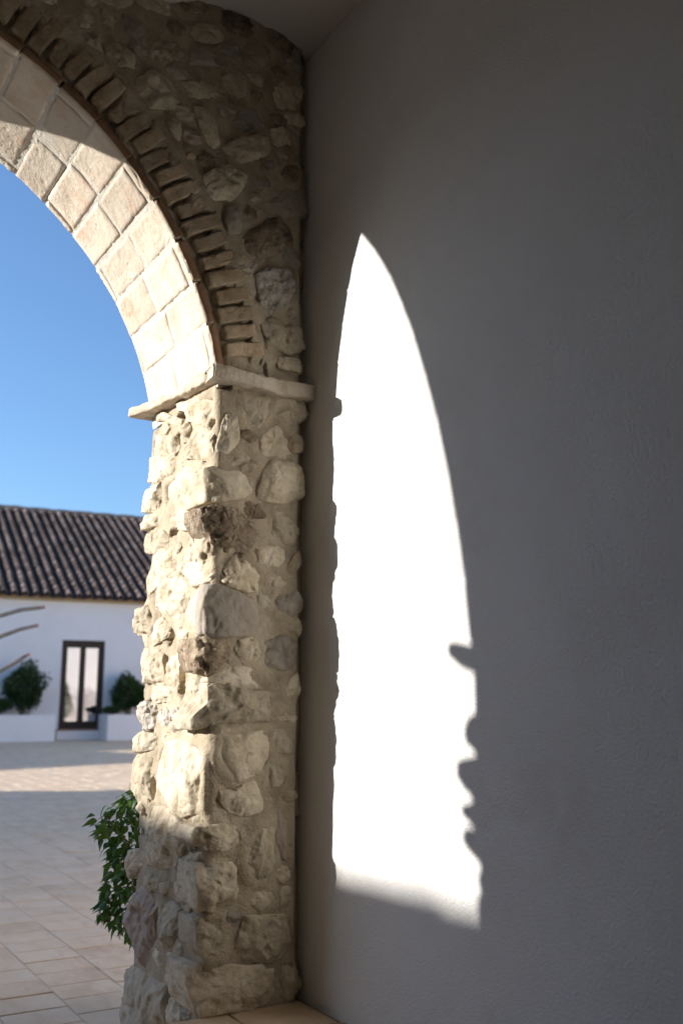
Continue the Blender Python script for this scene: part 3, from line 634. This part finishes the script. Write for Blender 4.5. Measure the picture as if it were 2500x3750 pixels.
MIRROR = []
def stone_mesh(pts, U, Vv, N, O, proud, depth, rough, mat, seed):
    """traced outline -> rounded rough block; outline in (u, v) metres on the plane O + u U + v V, facing N"""
    p = np.array(pts, float)
    p = p.mean(0) + (p-p.mean(0))*1.13
    a = 0.5*np.sum(p[:, 0]*np.roll(p[:, 1], -1) - np.roll(p[:, 0], -1)*p[:, 1])
    if a < 0: p = p[::-1]
    for _ in range(2):                                   # corner cutting
        q = np.roll(p, -1, 0); c = 0.07 if _ == 0 else 0.18
        p = np.stack([p*(1-c)+q*c, p*c+q*(1-c)], 1).reshape(-1, 2)
    L = np.linalg.norm(np.roll(p, -1, 0)-p, axis=1); cum = np.concatenate([[0], np.cumsum(L)]); per = cum[-1]
    K = int(np.clip(per/0.0062, 36, 130))
    t = np.linspace(0, per, K, endpoint=False); pp = np.vstack([p, p[:1]])
    ring = np.stack([np.interp(t, cum, pp[:, 0]), np.interp(t, cum, pp[:, 1])], 1)
    cen = ring.mean(0); size = math.sqrt(abs(a))
    rr = np.random.RandomState(seed)
    e = min(0.35*proud + 0.004, 0.016)
    s0 = 1 - min(0.45, 2.2*e/size)
    prof = [(1.0, -depth*x) for x in np.linspace(1, 0.06, max(5, int(depth/0.016)))]
    prof += [(1.0, (proud-e)*x) for x in (0.0, 0.5)]
    for ang in np.linspace(0, math.pi/2, 6): prof.append((s0+(1-s0)*math.cos(ang), proud-e+e*math.sin(ang)))
    nin = int(np.clip(size*s0/0.014, 5, 22))
    for x in np.linspace(1, 0.04, nin)[1:]: prof.append((s0*x, proud))
    tilt = rr.uniform(-0.12, 0.12, 2)*min(rough, 1.0)
    rows = []
    for s, h in prof:
        uv = cen + (ring-cen)*s
        hh = np.full(K, h)
        if h > 0: hh = hh + ((uv-cen)*tilt).sum(1)*min(1, h/proud) + 0.003*(1-(s)**2)
        rows.append(np.concatenate([uv, hh[:, None]], 1))
    Q = np.concatenate(rows)                              # (u, v, n)
    pos = O + Q[:, :1]*U + Q[:, 1:2]*Vv + Q[:, 2:]*N
    rough = rough*1.3
    sd = rr.uniform(-40, 40, 3)
    w = smooth(-depth-0.001, -depth+0.04, Q[:, 2])[:, None]
    # broken facets: shave the block with random planes
    c3 = O + cen[0]*U + cen[1]*Vv + proud*0.2*N
    half = (ring-cen).max(0)
    for _ in range(int(7 + 6*rough)):
        th_ = rr.uniform(0, 2*math.pi); k_ = rr.uniform(0.8, 3.0)
        nv = np.array([math.cos(th_), math.sin(th_)]); nn = nv[0]*U + nv[1]*Vv + k_*N; nn /= np.linalg.norm(nn)
        ext = ((pos-c3)@nn); lim = np.percentile(ext, rr.uniform(88, 98))
        over = np.clip(ext-lim, 0, 0.013*(0.5+rough))
        pos = pos - w*over[:, None]*nn*0.9
    pos = pos + w*(0.035*size*vfbm(pos+sd, 1.6/size, 2))
    out_ = ((Q[:, :1]-cen[0])*U + (Q[:, 1:2]-cen[1])*Vv)/size
    edge = np.clip(np.linalg.norm(out_, axis=1)[:, None]*1.6, 0, 1)**3
    D = out_*edge*2.2 + N*np.where(Q[:, 2:] > 0, 1.0, 0.15); D /= np.linalg.norm(D, axis=1)[:, None]
    rel = 0.0080*rough*fbm(pos+sd, 13, 3) + 0.0062*rough*fbm(pos+sd, 38, 3, 0.65) - 0.005*rough*smooth(0.25, 0.55, fbm(pos-sd, 13, 2, 0.6, ridge=True))
    pos = pos + w*rel[:, None]*D
    chip = smooth(0.22, 0.5, fbm(pos+sd*1.3, 11, 3))*np.clip(Q[:, 2]/proud, 0, 1)
    pos = pos - (chip*0.014*rough)[:, None]*N
    last = len(prof)-1
    f = grid_faces(len(prof), K)
    wrap = [(i*K+K-1, (i+1)*K+K-1, (i+1)*K, i*K) for i in range(last)]
    ctr = len(pos); pos = np.vstack([pos, pos[last*K:].mean(0)])
    fan = [(last*K+k, ctr, last*K+(k+1) % K) for k in range(K)]
    quads = np.concatenate([f, np.array(wrap)]); tris = np.array(fan)
    # winding: outline is ccw in (u, v); outward normal is N when U x V = N
    if np.dot(np.cross(U, Vv), N) > 0: quads, tris = quads[:, ::-1], tris[:, ::-1]
    MIRROR.append((pos, quads, tris))
    return mesh_np('stone', pos, quads, tris, mat)

EX, EY, EZ = np.eye(3)
k = 100
for (mk, pr, dp, rg_, pts) in FACE_STONES+FACE_FILL:
    k += 1
    me = stone_mesh(pts, EX, EZ, -EY, np.array([0, YI, 0.0]), pr, dp, rg_, M[mk], k)
    obj('stone', me, AW)
for (mk, pr, dp, rg_, pts) in JAMB_STONES+JAMB_FILL:
    k += 1
    me = stone_mesh(pts, EY, EZ, -EX, np.array([XJ-0.004, 0, 0.0]), pr, dp, rg_, M[mk], k)
    obj('stone', me, AW)

mp, mq, mt_, b = [], [], [], 0
for (p_, q_, t_) in MIRROR:
    mp.append(p_); mq.append(q_+b); mt_.append(t_+b); b += len(p_)
sf = tag(mirrored('stone_field', mesh_np('stone_field', np.concatenate(mp), np.concatenate(mq), np.concatenate(mt_), M['p'])), kind='stuff')
sf.location.y = -0.035

# soffit tiles: curved clay pieces lining the arch
def curved_tile(a0, a1, y0, y1, seed):
    rr = np.random.RandomState(seed); na, ny = 18, 26
    gap = 0.0045
    da = gap/AR
    A = np.linspace(a0+da, a1-da, na); Y = np.linspace(y0+gap, y1-gap, ny)
    TA, TY = np.meshgrid(A, Y, indexing='ij')
    ea = np.minimum(TA-A[0], A[-1]-TA)*AR; ey = np.minimum(TY-Y[0], Y[-1]-TY)
    ed = np.minimum(ea, ey)
    proud = 0.0085 + rr.uniform(-0.002, 0.004)
    P = np.stack([np.cos(TA).ravel(), TY.ravel(), np.sin(TA).ravel()], 1)
    h = proud*smooth(-0.008, 0.012, ed).ravel()
    tl = rr.uniform(-0.02, 0.02, 2)
    h = h + tl[0]*(TA.ravel()-A.mean())*AR + tl[1]*(TY.ravel()-Y.mean())*0.5
    sd = rr.uniform(-30, 30, 3)
    h = h + 0.004*fbm(P+sd, 9, 3) + 0.0014*fbm(P+sd, 34, 3) - 0.005*smooth(0.42, 0.62, fbm(P-sd, 22, 2))
    if rr.rand() < 0.75:                                   # wire-cut swirl lines
        cxy = np.array([A.mean()*AR + rr.uniform(-.05, .05), Y.mean() + rr.uniform(-.09, .09)])
        dd = np.hypot(TA.ravel()*AR-cxy[0], (TY.ravel()-cxy[1])*1.0) + 0.012*fbm(P+sd, 12, 2)
        h = h - 0.0036*smooth(0.2, 0.9, np.sin(dd*2*math.pi/0.030))*smooth(-0.3, 0.3, fbm(P-sd, 6, 2))
    R = AR - h
    front = np.stack([AC+P[:, 0]*R, P[:, 1], AZ+P[:, 2]*R], 1)
    # back sheet gives the piece its thickness
    Rb = AR + 0.030
    back = np.stack([AC+P[:, 0]*Rb, P[:, 1], AZ+P[:, 2]*Rb], 1)
    n = len(front)
    f = [tuple(q[::-1]) for q in grid_faces(na, ny)] + [tuple(q+n) for q in grid_faces(na, ny)]
    loop = [i*ny for i in range(na)] + [(na-1)*ny+j for j in range(1, ny)] + [i*ny+ny-1 for i in range(na-2, -1, -1)] + [j for j in range(ny-2, 0, -1)]
    for i in range(len(loop)):
        a, b = loop[i], loop[(i+1) % len(loop)]
        f.append((a, b, b+n, a+n))
    me = mesh('soffit_tile', np.vstack([front, back]), f, M['clay'], True)
    me.materials.append(M['rawclay'])
    for p in me.polygons:
        if p.index >= len(f)-len(loop) and abs(p.normal.y) > 0.7: p.material_index = 1
    return me
a_s = math.asin((ZS+0.005-AZ)/AR)
NC = 24
da = (math.pi-2*a_s)/NC
rt = random.Random(5)
for i in range(NC):
    a0, a1 = a_s+i*da, a_s+(i+1)*da
    ya, yb = YI-0.012, YO+0.008
    if i % 2 == 0: cuts = [ya, ya+0.050, ya+0.050+0.345+rt.uniform(-.02,.02), yb]
    else: cuts = [ya, ya+0.335+rt.uniform(-.02,.02), yb-0.055, yb]
    for q in range(3):
        j0, j1 = rt.uniform(-.0035,.0035), rt.uniform(-.0035,.0035)
        obj('soffit_tile', curved_tile(a0+j0, a1+j1, cuts[q], cuts[q+1], i*7+q), AW)

# radial bricks of the arch ring
def brick_mesh(lx, ly, lz, seed):
    rr = np.random.RandomState(seed); n = (14, 7, 8)
    idx = {}; v, f = [], []
    def vid(i, j, k):
        if (i, j, k) not in idx:
            idx[(i, j, k)] = len(v); v.append((i/n[0]-.5, j/n[1]-.5, k/n[2]-.5))
        return idx[(i, j, k)]
    for ax in range(3):
        b, c = (ax+1) % 3, (ax+2) % 3
        for side in (0, n[ax]):
            for i in range(n[b]):
                for j in range(n[c]):
                    q = []
                    for (di, dj) in ((0,0),(1,0),(1,1),(0,1)):
                        t = [0,0,0]; t[ax] = side; t[b] = i+di; t[c] = j+dj; q.append(vid(*t))
                    f.append(tuple(q) if side else tuple(q[::-1]))
    P = np.array(v)*np.array([lx, ly, lz])
    r = 0.007; half = np.array([lx, ly, lz])/2 - r
    inner = np.clip(P, -half, half); d = P-inner; L = np.linalg.norm(d, axis=1)[:, None]
    P = inner + np.where(L > 1e-9, d/np.maximum(L, 1e-9)*np.minimum(L, r), 0)
    sd = rr.uniform(-30, 30, 3)
    P = P + 0.010*vfbm(P+sd, 7, 2) + 0.006*vfbm(P+sd, 26, 3, 0.6)
    return mesh('brick', P, f, M['brick'], True)
bricks = [brick_mesh(0.150 + 0.012*(i % 3), 0.10, 0.056 + 0.005*(i % 2), 40+i) for i in range(9)]
ang = 13.2
rb = random.Random(3)
while ang < 167:
    t = math.radians(ang)
    r = AR + 0.050 + 0.085 + rb.uniform(-.006, .006)
    o = obj('brick', rb.choice(bricks), AW, (AC+r*math.cos(t), YI+0.040-0.006+rb.uniform(-.006,.005), AZ+r*math.sin(t)))
    o.rotation_euler = (0, -t + rb.uniform(-.04,.04), 0)
    ang += 2.62 + rb.uniform(-.18, .18)

# impost slabs
def slab_mesh(path, wid, thick, side, seed, name):
    """rough flat slab: path of (x, y, z) along its length; wid reaches along side"""
    path = np.array(path, float); n, m = 70, 12
    s = np.linspace(0, 1, len(path)); t = np.linspace(0, 1, n)
    C = np.stack([np.interp(t, s, path[:, i]) for i in range(3)], 1)
    side = np.array(side, float); ring = []
    for a in np.linspace(0, 2*math.pi, 28, endpoint=False):
        c, q = math.cos(a), math.sin(a)
        ring.append((0.5*math.copysign(abs(c)**0.22, c), 0.5*math.copysign(abs(q)**0.3, q)))
    rows = []
    for i in range(n):
        e = min(t[i], 1-t[i]); k = 0.86+0.14*min(1, e/0.02)
        rows.append(np.array([C[i] + side*wid*k*a + EZ*thick*k*b for a, b in ring]))
    P = np.concatenate(rows); sd = np.random.RandomState(seed).uniform(-20, 20, 3)
    P = P + 0.010*vfbm(P+sd, 4, 2) + 0.006*vfbm(P+sd, 20, 3) + 0.003*vfbm(P+sd, 55, 2)
    K = 28
    f = [tuple(q) for q in grid_faces(n, K)] + [(i*K+K-1, (i+1)*K+K-1, (i+1)*K, i*K) for i in range(n-1)]
    P = np.vstack([P, C[0], C[-1]]); e = n*K
    f += [(e, (k+1) % K, k) for k in range(K)] + [(e+1, (n-1)*K+k, (n-1)*K+(k+1) % K) for k in range(K)]
    return mesh(name, P, f, M['slab'], True)
s1 = slab_mesh([(1.510, 3.575, 2.412), (1.62, 3.572, 2.402), (1.78, 3.570, 2.392), (1.985, 3.566, 2.385)], 0.13, 0.062, (0, 1, 0), 1, 'impost_slab')
s2 = slab_mesh([(1.605, 3.60, 2.408), (1.592, 3.85, 2.418), (1.575, 4.10, 2.430), (1.535, 4.39, 2.446)], 0.20, 0.046, (1, 0, 0), 2, 'impost_slab')
for me in (s1, s2):
    obj('impost_slab', me, AW); mirrored('impost_slab', me).location.z = -0.055

# ------------------------------------------------------------------ rest of our own building (beside and behind the view)
ft = tag(obj('outer_facade', MB().box((XW+0.09, 3.90, -0.3), (26, YO-0.02, 4.9)).mesh('outer_facade', M['whitewash'])),
         'white outer facade continuing beyond the stone pier', 'wall')
tag(obj('side_wall', MB().box((-7, YI+0.02, -0.3), (-1.985, YO-0.02, 4.3)).mesh('side_wall', M['plaster'])),
    'white porch wall continuing on the far side of the arch', 'wall')
tag(obj('end_wall', MB().box((-7.3, -3.8, 0), (-7, 4.29, 4.3)).mesh('end_wall', M['plaster'])),
    'added white end wall far to the left, closing the porch against skylight', 'wall')  # unseen end wall, added to keep skylight out and darken the porch
tag(obj('back_wall', MB().box((-7, -3.8, 0), (2.3, -3.5, 4.3)).mesh('back_wall', M['plaster'])),
    'white back wall of the porch behind the viewer', 'wall')

# ------------------------------------------------------------------ far building across the courtyard
YF = 32.35
FB = empty('courtyard_house', (9.5, YF, 0))
HROT = math.radians(-4.5)
FB.rotation_euler.z = HROT
def swing(e):
    p = Vector((9.5, YF, 0)); d = e.location - p
    e.location = p + Matrix.Rotation(HROT, 3, 'Z') @ d; e.rotation_euler.z = HROT
tag(FB, 'long white house with dark clay tile roof and glass door across the courtyard', 'house')
DX0, DX1, DZ0, DZ1 = 8.84, 10.22, 0.34, 3.16
ZE = 4.40
fw = MB().box((-8, YF, 0), (DX0, YF+0.35, ZE)).box((DX1, YF, 0), (26, YF+0.35, ZE)).box((DX0, YF, DZ1), (DX1, YF+0.35, ZE)).box((DX0, YF+0.001, 0), (DX1, YF+0.35, DZ0-0.03))
obj('wall', fw.mesh('house_wall', M['whitewash']), FB)
for xs in (-8, 25.7): obj('side_wall', MB().box((xs, YF+0.35, 0), (xs+0.3, YF+14, ZE)).mesh('house_side', M['whitewash']), FB)
obj('room_back', MB().box((DX0-1, YF+2, 0), (DX1+1, YF+2.1, ZE)).mesh('room_back', M['wood']), FB)
obj('eave_band', MB().box((-8.1, YF-0.16, ZE), (26.1, YF+0.3, ZE+0.07)).mesh('eave_band', M['eave']), FB)
# roof: pans as a corrugated bed, barrel tiles on top
RP = math.radians(27); RL = 9.5
ct, st = math.cos(RP), math.sin(RP)
E0 = Vector((0, YF-0.42, ZE+0.09))
SPC = 0.335
x0, x1 = -8.2, 26.2
nx = int((x1-x0)/SPC*8)
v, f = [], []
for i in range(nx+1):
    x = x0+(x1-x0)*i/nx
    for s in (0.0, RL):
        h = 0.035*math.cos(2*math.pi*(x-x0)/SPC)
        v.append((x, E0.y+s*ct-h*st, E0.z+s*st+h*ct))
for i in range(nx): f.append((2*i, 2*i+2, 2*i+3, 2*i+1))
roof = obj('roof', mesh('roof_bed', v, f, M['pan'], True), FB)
def barrel(n=9, L=0.46, r0=0.100, r1=0.084):
    v, f = [], []
    for j, (s, r) in enumerate(((0, r0), (L, r1))):
        for i in range(n):
            a = math.pi*i/(n-1)
            for t in (0.0, -0.014):
                v.append(((r+t)*math.cos(a), s, (r+t)*math.sin(a)+(0.022 if j == 0 else 0.0)))
    N2 = 2*n
    for i in range(n-1):
        a, b = 2*i, 2*i+2
        f += [(a, a+N2, b+N2, b), (a+1, b+1, b+1+N2, a+1+N2), (a, b, b+1, a+1), (a+N2, a+1+N2, b+1+N2, b+N2)]
    return v, f
bv, bf = barrel()
tile_me = mesh('roof_tile', bv, bf, M['roof'], True)
rows = int(RL/0.40)
allt = []
rt = random.Random(8)
for c in range(int((x1-x0)/SPC)):
    for r in range(rows):
        allt.append((x0+c*SPC+rt.uniform(-.012,.012), r*0.40+rt.uniform(-.015,.015), rt.uniform(-.03,.03), r))
vis = [t for t in allt if 6.3 < t[0] < 12.6 and t[3] < 17]
vs_ = set(vis[:300])
RX = Matrix.Rotation(RP, 4, 'X')
rest = MB()
for t in allt:
    p = Vector((t[0], E0.y+t[1]*ct-0.045*st, E0.z+t[1]*st+0.045*ct))
    if t in vs_:
        o = obj('roof_tile', tile_me, roof, p); o.rotation_euler = (RP, 0, t[2])
    else:
        Mx = Matrix.Translation(p) @ RX @ Matrix.Rotation(t[2], 4, 'Z')
        rest.add([Mx @ Vector(q) for q in bv], bf)
tag(obj('roof_tile_field', rest.mesh('roof_tile_field', M['roof'], True), roof), kind='stuff')
yr, zr = E0.y+RL*ct, E0.z+RL*st
obj('ridge', MB().tube([(x, yr, zr+0.02+0.015*math.sin(x*7)) for x in np.linspace(x0, x1, 120)], 0.15, 8, 0.06).mesh('ridge', M['roof'], True), roof)
obj('rear_slope', mesh('rear_slope', [(x0,yr,zr),(x1,yr,zr),(x1,yr+7,zr-4),(x0,yr+7,zr-4)], [(0,1,2,3)], M['roof'], False), roof)
# double glass door
door = obj('door', MB().box((DX0, YF+0.05, DZ1-0.12), (DX1, YF+0.15, DZ1)).box((DX0, YF+0.05, DZ0), (DX0+0.10, YF+0.15, DZ1-0.12)).box((DX1-0.10, YF+0.05, DZ0), (DX1, YF+0.15, DZ1-0.12)).mesh('door_frame', M['wood']), FB)
xm = (DX0+DX1)/2
for (a, b) in ((DX0+0.102, xm-0.002), (xm+0.002, DX1-0.102)):
    lf = MB().box((a, YF+0.07, DZ0+0.01), (a+0.09, YF+0.13, DZ1-0.122)).box((b-0.09, YF+0.07, DZ0+0.01), (b, YF+0.13, DZ1-0.122))
    lf.box((a+0.09, YF+0.07, DZ0+0.01), (b-0.09, YF+0.13, DZ0+0.24)).box((a+0.09, YF+0.07, DZ1-0.24), (b-0.09, YF+0.13, DZ1-0.122))
    obj('leaf_frame', lf.mesh('leaf_frame', M['wood']), door)
    obj('pane', MB().box((a+0.085, YF+0.095, DZ0+0.235), (b-0.085, YF+0.105, DZ1-0.235)).mesh('pane', M['glass']), door)
obj('sill', MB().box((DX0-0.05, YF-0.10, DZ0-0.05), (DX1+0.05, YF+0.05, DZ0)).mesh('sill', M['sill']), FB)
obj('step', MB().box((DX0-0.08, YF-0.30, 0), (DX1+0.08, YF-0.002, DZ0-0.055)).mesh('step', M['whitewash']), FB)

# planters with shrubs
swing_later = []
def planter(x0, x1, y0, y1, h, label):
    t = 0.16
    e = empty('planter', ((x0+x1)/2, (y0+y1)/2, 0)); tag(e, label, 'planter', 'white planters along the house')
    m = MB().box((x0, y0, 0), (x1, y0+t, h)).box((x0, y1-t, 0), (x1, y1, h)).box((x0, y0+t, 0), (x0+t, y1-t, h)).box((x1-t, y0+t, 0), (x1, y1-t, h))
    obj('planter_wall', m.mesh('planter_wall', M['whitewash']), e)
    swing_later.append(e)
    obj('soil', MB().box((x0+t, y0+t, 0), (x1-t, y1-t, h-0.08)).mesh('soil', M['soil']), e)
planter(1.5, 8.50, 31.0, YF-0.003, 0.80, 'long low white planter to the left of the glass door')
planter(10.10, 16.5, 31.0, YF-0.003, 0.80, 'low white planter to the right of the glass door')

def shrub(cx, cy, zb, zt, r, n, label, seed, cat='shrub', group='shrubs beside the glass door'):
    rr = random.Random(seed); e = empty('shrub', (cx, cy, zb)); tag(e, label, cat, group)
    m = MB(); zc = (zb+0.12+zt)/2; rz = (zt-zb-0.12)/2
    lobes = [(Vector((rr.gauss(0,1), rr.gauss(0,1), rr.gauss(0,1))).normalized(), rr.uniform(.75, 1.12)) for _ in range(14)]
    for i in range(n):
        d = Vector((rr.gauss(0,1), rr.gauss(0,1), rr.gauss(0,1))).normalized()
        k = max((d.dot(q)**6 if d.dot(q) > 0 else 0)*w for q, w in lobes)
        rad = (0.62+0.50*k)*rr.uniform(0.30, 1.0)**0.45*(1.0 + (0.22*rr.random()**3 if d.z > 0.1 else 0))
        p = Vector((cx+d.x*r*rad, cy+d.y*r*rad, zc+d.z*rz*rad))
        u = (d + Vector((rr.uniform(-1,1), rr.uniform(-1,1), rr.uniform(-.2,1.6)))).normalized(); s = u.orthogonal().normalized()
        s = Matrix.Rotation(rr.uniform(0, 6.3), 3, u) @ s
        L, wd = rr.uniform(.07, .13), rr.uniform(.018, .032)
        m.add([p, p+u*L*.5+s*wd, p+u*L, p+u*L*.5-s*wd], [(0,1,2,3)])
    c = obj('crown', m.mesh('crown', M['shrub']), e); tag(c, kind='stuff')
    st_ = MB()
    for i in range(5):
        a = i*1.26
        st_.tube([(cx+.05*math.cos(a), cy+.05*math.sin(a), zb-.05), (cx+.12*math.cos(a), cy+.12*math.sin(a), zc-.3*rz), (cx+.5*r*math.cos(a), cy+.5*r*math.sin(a), zc+.4*rz)], [.035, .028, .008], 6)
    obj('trunk', st_.mesh('shrub_trunk', M['bark']), e)
    if cy > 20: swing_later.append(e)
shrub(7.60, 31.70, 0.72, 2.36, 0.66, 5200, 'large round dark green shrub in the planter left of the door', 1)
shrub(6.75, 31.55, 0.72, 1.30, 0.55, 1600, 'low dark plant at the left edge of the planter', 2, 'plant')
shrub(10.90, 31.70, 0.72, 2.02, 0.58, 4200, 'round dark green shrub half hidden behind the stone pier', 3)
shrub(10.25, 31.40, 0.72, 0.98, 0.25, 500, 'small dark plant at the left end of the right planter', 5, 'plant')
shrub(12.0, 5.3, -0.24, 2.6, 0.60, 2600, 'green shrub mirrored in the left pane of the glass door', 4, 'shrub', None)

for e in swing_later: swing(e)

# ------------------------------------------------------------------ buildings left of the frame: their roofs shade courtyard, jamb foot and patch; right wing added for bounce
def gable(name, label, x0, x1, xr, y0, y1, ze, zr, group=None):
    e = empty(name, ((x0+x1)/2, (y0+y1)/2, 0)); tag(e, label, 'building', group)
    obj('wall', mesh(name+'_wall', [(x0,y0,0),(x1,y0,0),(x1,y1,0),(x0,y1,0),(x0,y0,ze),(x1,y0,ze),(x1,y1,ze),(x0,y1,ze),(xr,y0,zr-.15),(xr,y1,zr-.15)],
        [(0,1,5,8,4),(2,3,7,9,6),(1,2,6,5),(3,0,4,7)], M['whitewash'], False), e)
    o = 0.25
    k = (zr-ze)/(x1-xr)
    obj('roof', mesh(name+'_roof', [(x0-o,y0-o,ze-o*k),(x0-o,y1+o,ze-o*k),(xr,y1+o,zr),(xr,y0-o,zr),(x1+o,y0-o,ze-o*k),(x1+o,y1+o,ze-o*k)], [(0,1,2,3),(3,2,5,4)], M['roof'], False), e)
    rd = random.Random(4); m = MB(); y = y0-o
    while y < y1+o:
        h = rd.uniform(-.010, .014)
        m.tube([(xr, y, zr-.02+h), (xr, y+.36, zr-.028+h)], [.10, .092], 8); y += .33
    obj('ridge_tiles', m.mesh(name+'_ridge', M['roof'], True), e)
RX0 = -12.0
ZRDG = 0.478 + 0.322*(XW-RX0) - 0.035
gable('courtyard_wing', 'white courtyard wing with tile roof left of the frame', -15.5, -8.8, RX0, -14, 14.6, 3.3, ZRDG)
gable('courtyard_wing', 'taller white courtyard wing with tile roof left of the frame', -15.5, -8.8, RX0, 14.9, 21.9, 4.3, 6.1)
gable('courtyard_wing', 'added white wing with tile roof, unseen behind the stone pier, bouncing sunlight', 16.0, 22.0, 19.0, 5.2, 30.6, 4.0, 5.4)  # unseen wing, added so its sunlit wall fills the courtyard with bounce
cb = empty('corner_block', (-18, 31, 0)); tag(cb, 'white corner block of the courtyard far to the left', 'building')
MB0 = Matrix.Translation((-13.3, 31.2, 0)) @ Matrix.Rotation(math.radians(16), 4, 'Z')
obj('wall', MB().box((-14, 0.15, 0), (2.2, 6.5, 6.3), MB0).mesh('corner_wall', M['whitewash']), cb)
obj('roof', MB().box((-14.2, 0, 6.3), (2.4, 6.7, 6.5), MB0).mesh('corner_roof', M['roof']), cb)

# ------------------------------------------------------------------ bare-branched tree reaching in from the left
FT_ = empty('bare_tree', (1.35, 13.2, 0)); tag(FT_, 'bare grey branches with pink tips reaching in from the left edge', 'tree')
tr = MB().tube([(1.35,13.2,-.25),(1.37,13.2,.35),(1.45,13.15,.75),(1.55,13.1,1.05)], [.085,.075,.068,.06], 10, .05)
obj('trunk', tr.mesh('tree_trunk', M['bark'], True), FT_)
for (pts, r) in (([(1.5,13.1,1.0),(1.75,13.1,1.7),(2.15,13.05,2.05),(2.74,13,2.20),(3.00,13,2.29),(3.25,13,2.33)], .030),
                 ([(1.52,13.1,1.0),(1.9,13.05,1.5),(2.3,13,1.78),(2.76,13,1.94),(3.0,13,2.04),(3.18,13,2.09)], .032),
                 ([(1.53,13.1,1.02),(1.95,13.05,1.2),(2.4,13,1.33),(2.785,13,1.51),(2.98,13,1.63),(3.10,13,1.71)], .031),
                 ([(1.45,13.1,.8),(1.2,13.0,1.4),(0.9,12.8,1.9),(0.8,12.7,2.4)], .033),
                 ([(1.5,13.1,.95),(1.6,13.4,1.5),(1.5,13.8,2.0),(1.7,14.1,2.5)], .033)):
    n = len(pts)
    br = obj('branch', MB().tube(pts, [r*(1.25-.50*i/(n-1)) for i in range(n)], 9, .14).mesh('branch', M['bark'], True), FT_)
    a, b = Vector(pts[-2]), Vector(pts[-1]); d = (b-a).normalized()
    bd = MB()
    for i in range(6):
        s = (d.orthogonal().normalized())
        s = Matrix.Rotation(i*1.05, 3, d) @ s
        bd.tube([b-d*.02, b+d*.02+s*.012, b+d*.05+s*.02], [.010, .012, .003], 6)
    obj('bud', bd.mesh('bud', M['bud'], True), br)

# ------------------------------------------------------------------ vines beside the piers
def leaf_mesh(L, wd, droop, fold, nm):
    v, f = [], []
    n = 6
    for i in range(n+1):
        t = i/n; w = wd*math.sin(math.pi*min(1, t**0.75))*(1-.25*t) + (0.0006 if i in (0, n) else 0)
        x, z = L*t, -droop*L*t*t
        v += [(x, -w, z+fold*w), (x, 0, z), (x, w, z+fold*w)]
    for i in range(n):
        a = 3*i
        f += [(a, a+3, a+4, a+1), (a+1, a+4, a+5, a+2)]
    return mesh(nm, v, f, M['leaf'], True)
LEAVES = [leaf_mesh(0.054, 0.0165, .35, .35, 'leaf'), leaf_mesh(0.062, 0.018, .6, .3, 'leaf'), leaf_mesh(0.044, 0.015, .3, .4, 'leaf'), leaf_mesh(0.072, 0.020, .8, .3, 'leaf')]

def vine(name, label, base, prof, zlo, zhi, nleaf, xr, yr_, seed, flip=1, stems=7):
    """prof: z -> leftmost reach (x); leaves fill from there to xr, crowding stems"""
    rr = random.Random(seed); e = empty(name, base); tag(e, label, 'vine')
    m = MB(); tips = []
    for i in range(stems):
        z1 = zlo + (zhi-zlo)*(0.25+0.75*(i+1)/stems)
        xe = prof(z1)+rr.uniform(0.01, 0.08)
        y1 = rr.uniform(*yr_)
        p0 = Vector(base)+Vector((rr.uniform(-.03,.03)*flip, rr.uniform(-.03,.03), -.01))
        p1 = Vector((base[0]-0.02*flip, (base[1]+y1)/2, base[2]+(z1-base[2])*.5))
        p2 = Vector((base[0]+(xe-base[0])*.45, y1, base[2]+(z1-base[2])*.9))
        p3 = Vector((xe, y1, z1))
        m.tube([p0, p1, p2, p3], [.006, .005, .0035, .0015], 5)
        tips.append((p1, p2, p3))
    # upright bare shoots
    for i in range(7):
        t = tips[-1-i % 3]; a = t[2].lerp(t[1], rr.uniform(0, .7))
        m.tube([a, a+Vector((rr.uniform(-.012,.012), 0, .03)), a+Vector((rr.uniform(-.02,.02), 0, .062))], [.0014, .0011, .0006], 4)
    obj('stem', m.mesh('vine_stem', M['stem'], True), e)
    mass = MB()
    for i in range(nleaf+420):
        z = zlo + (zhi-zlo)*rr.random()
        xl = prof(z); u = rr.random()**1.25
        x = xl + (xr-xl)*u; y = rr.uniform(*yr_)
        lm = LEAVES[rr.choice((0,0,1,1,2,2,3))]
        az = math.pi + rr.gauss(0, .9) if flip > 0 else rr.gauss(0, .9)
        if u > .5: az = rr.uniform(0, 6.28)
        rot = (rr.gauss(0, .6), rr.uniform(-.5, 1.0), az); k = rr.uniform(.58, 1.05)
        if i < nleaf:
            o = obj('leaf', lm, e, (x, y, z)); o.rotation_euler = rot; o.scale = (k, k, k)
        else:
            from mathutils import Euler
            mx_ = Matrix.Translation((x, y+.05, z)) @ Euler(rot).to_matrix().to_4x4() @ Matrix.Scale(k, 4)
            mass.add([mx_ @ v_.co for v_ in lm.vertices], [tuple(p_.vertices) for p_ in lm.polygons])
    tag(obj('leaf_mass', mass.mesh('leaf_mass', M['leaf'], True), e), kind='stuff')
pz = [0.04, 0.10, 0.16, 0.22, 0.28, 0.34, 0.42, 0.50, 0.56, 0.60, 0.64, 0.68]
px = [1.64, 1.59, 1.51, 1.475, 1.52, 1.545, 1.535, 1.50, 1.465, 1.46, 1.53, 1.60]
vine('leafy_vine', 'green leafy vine growing behind the foot of the stone pier', (1.70, 4.62, -0.25), lambda z: float(np.interp(z, pz, px)), 0.07, 0.70, 300, 1.72, (4.48, 4.68), 6)
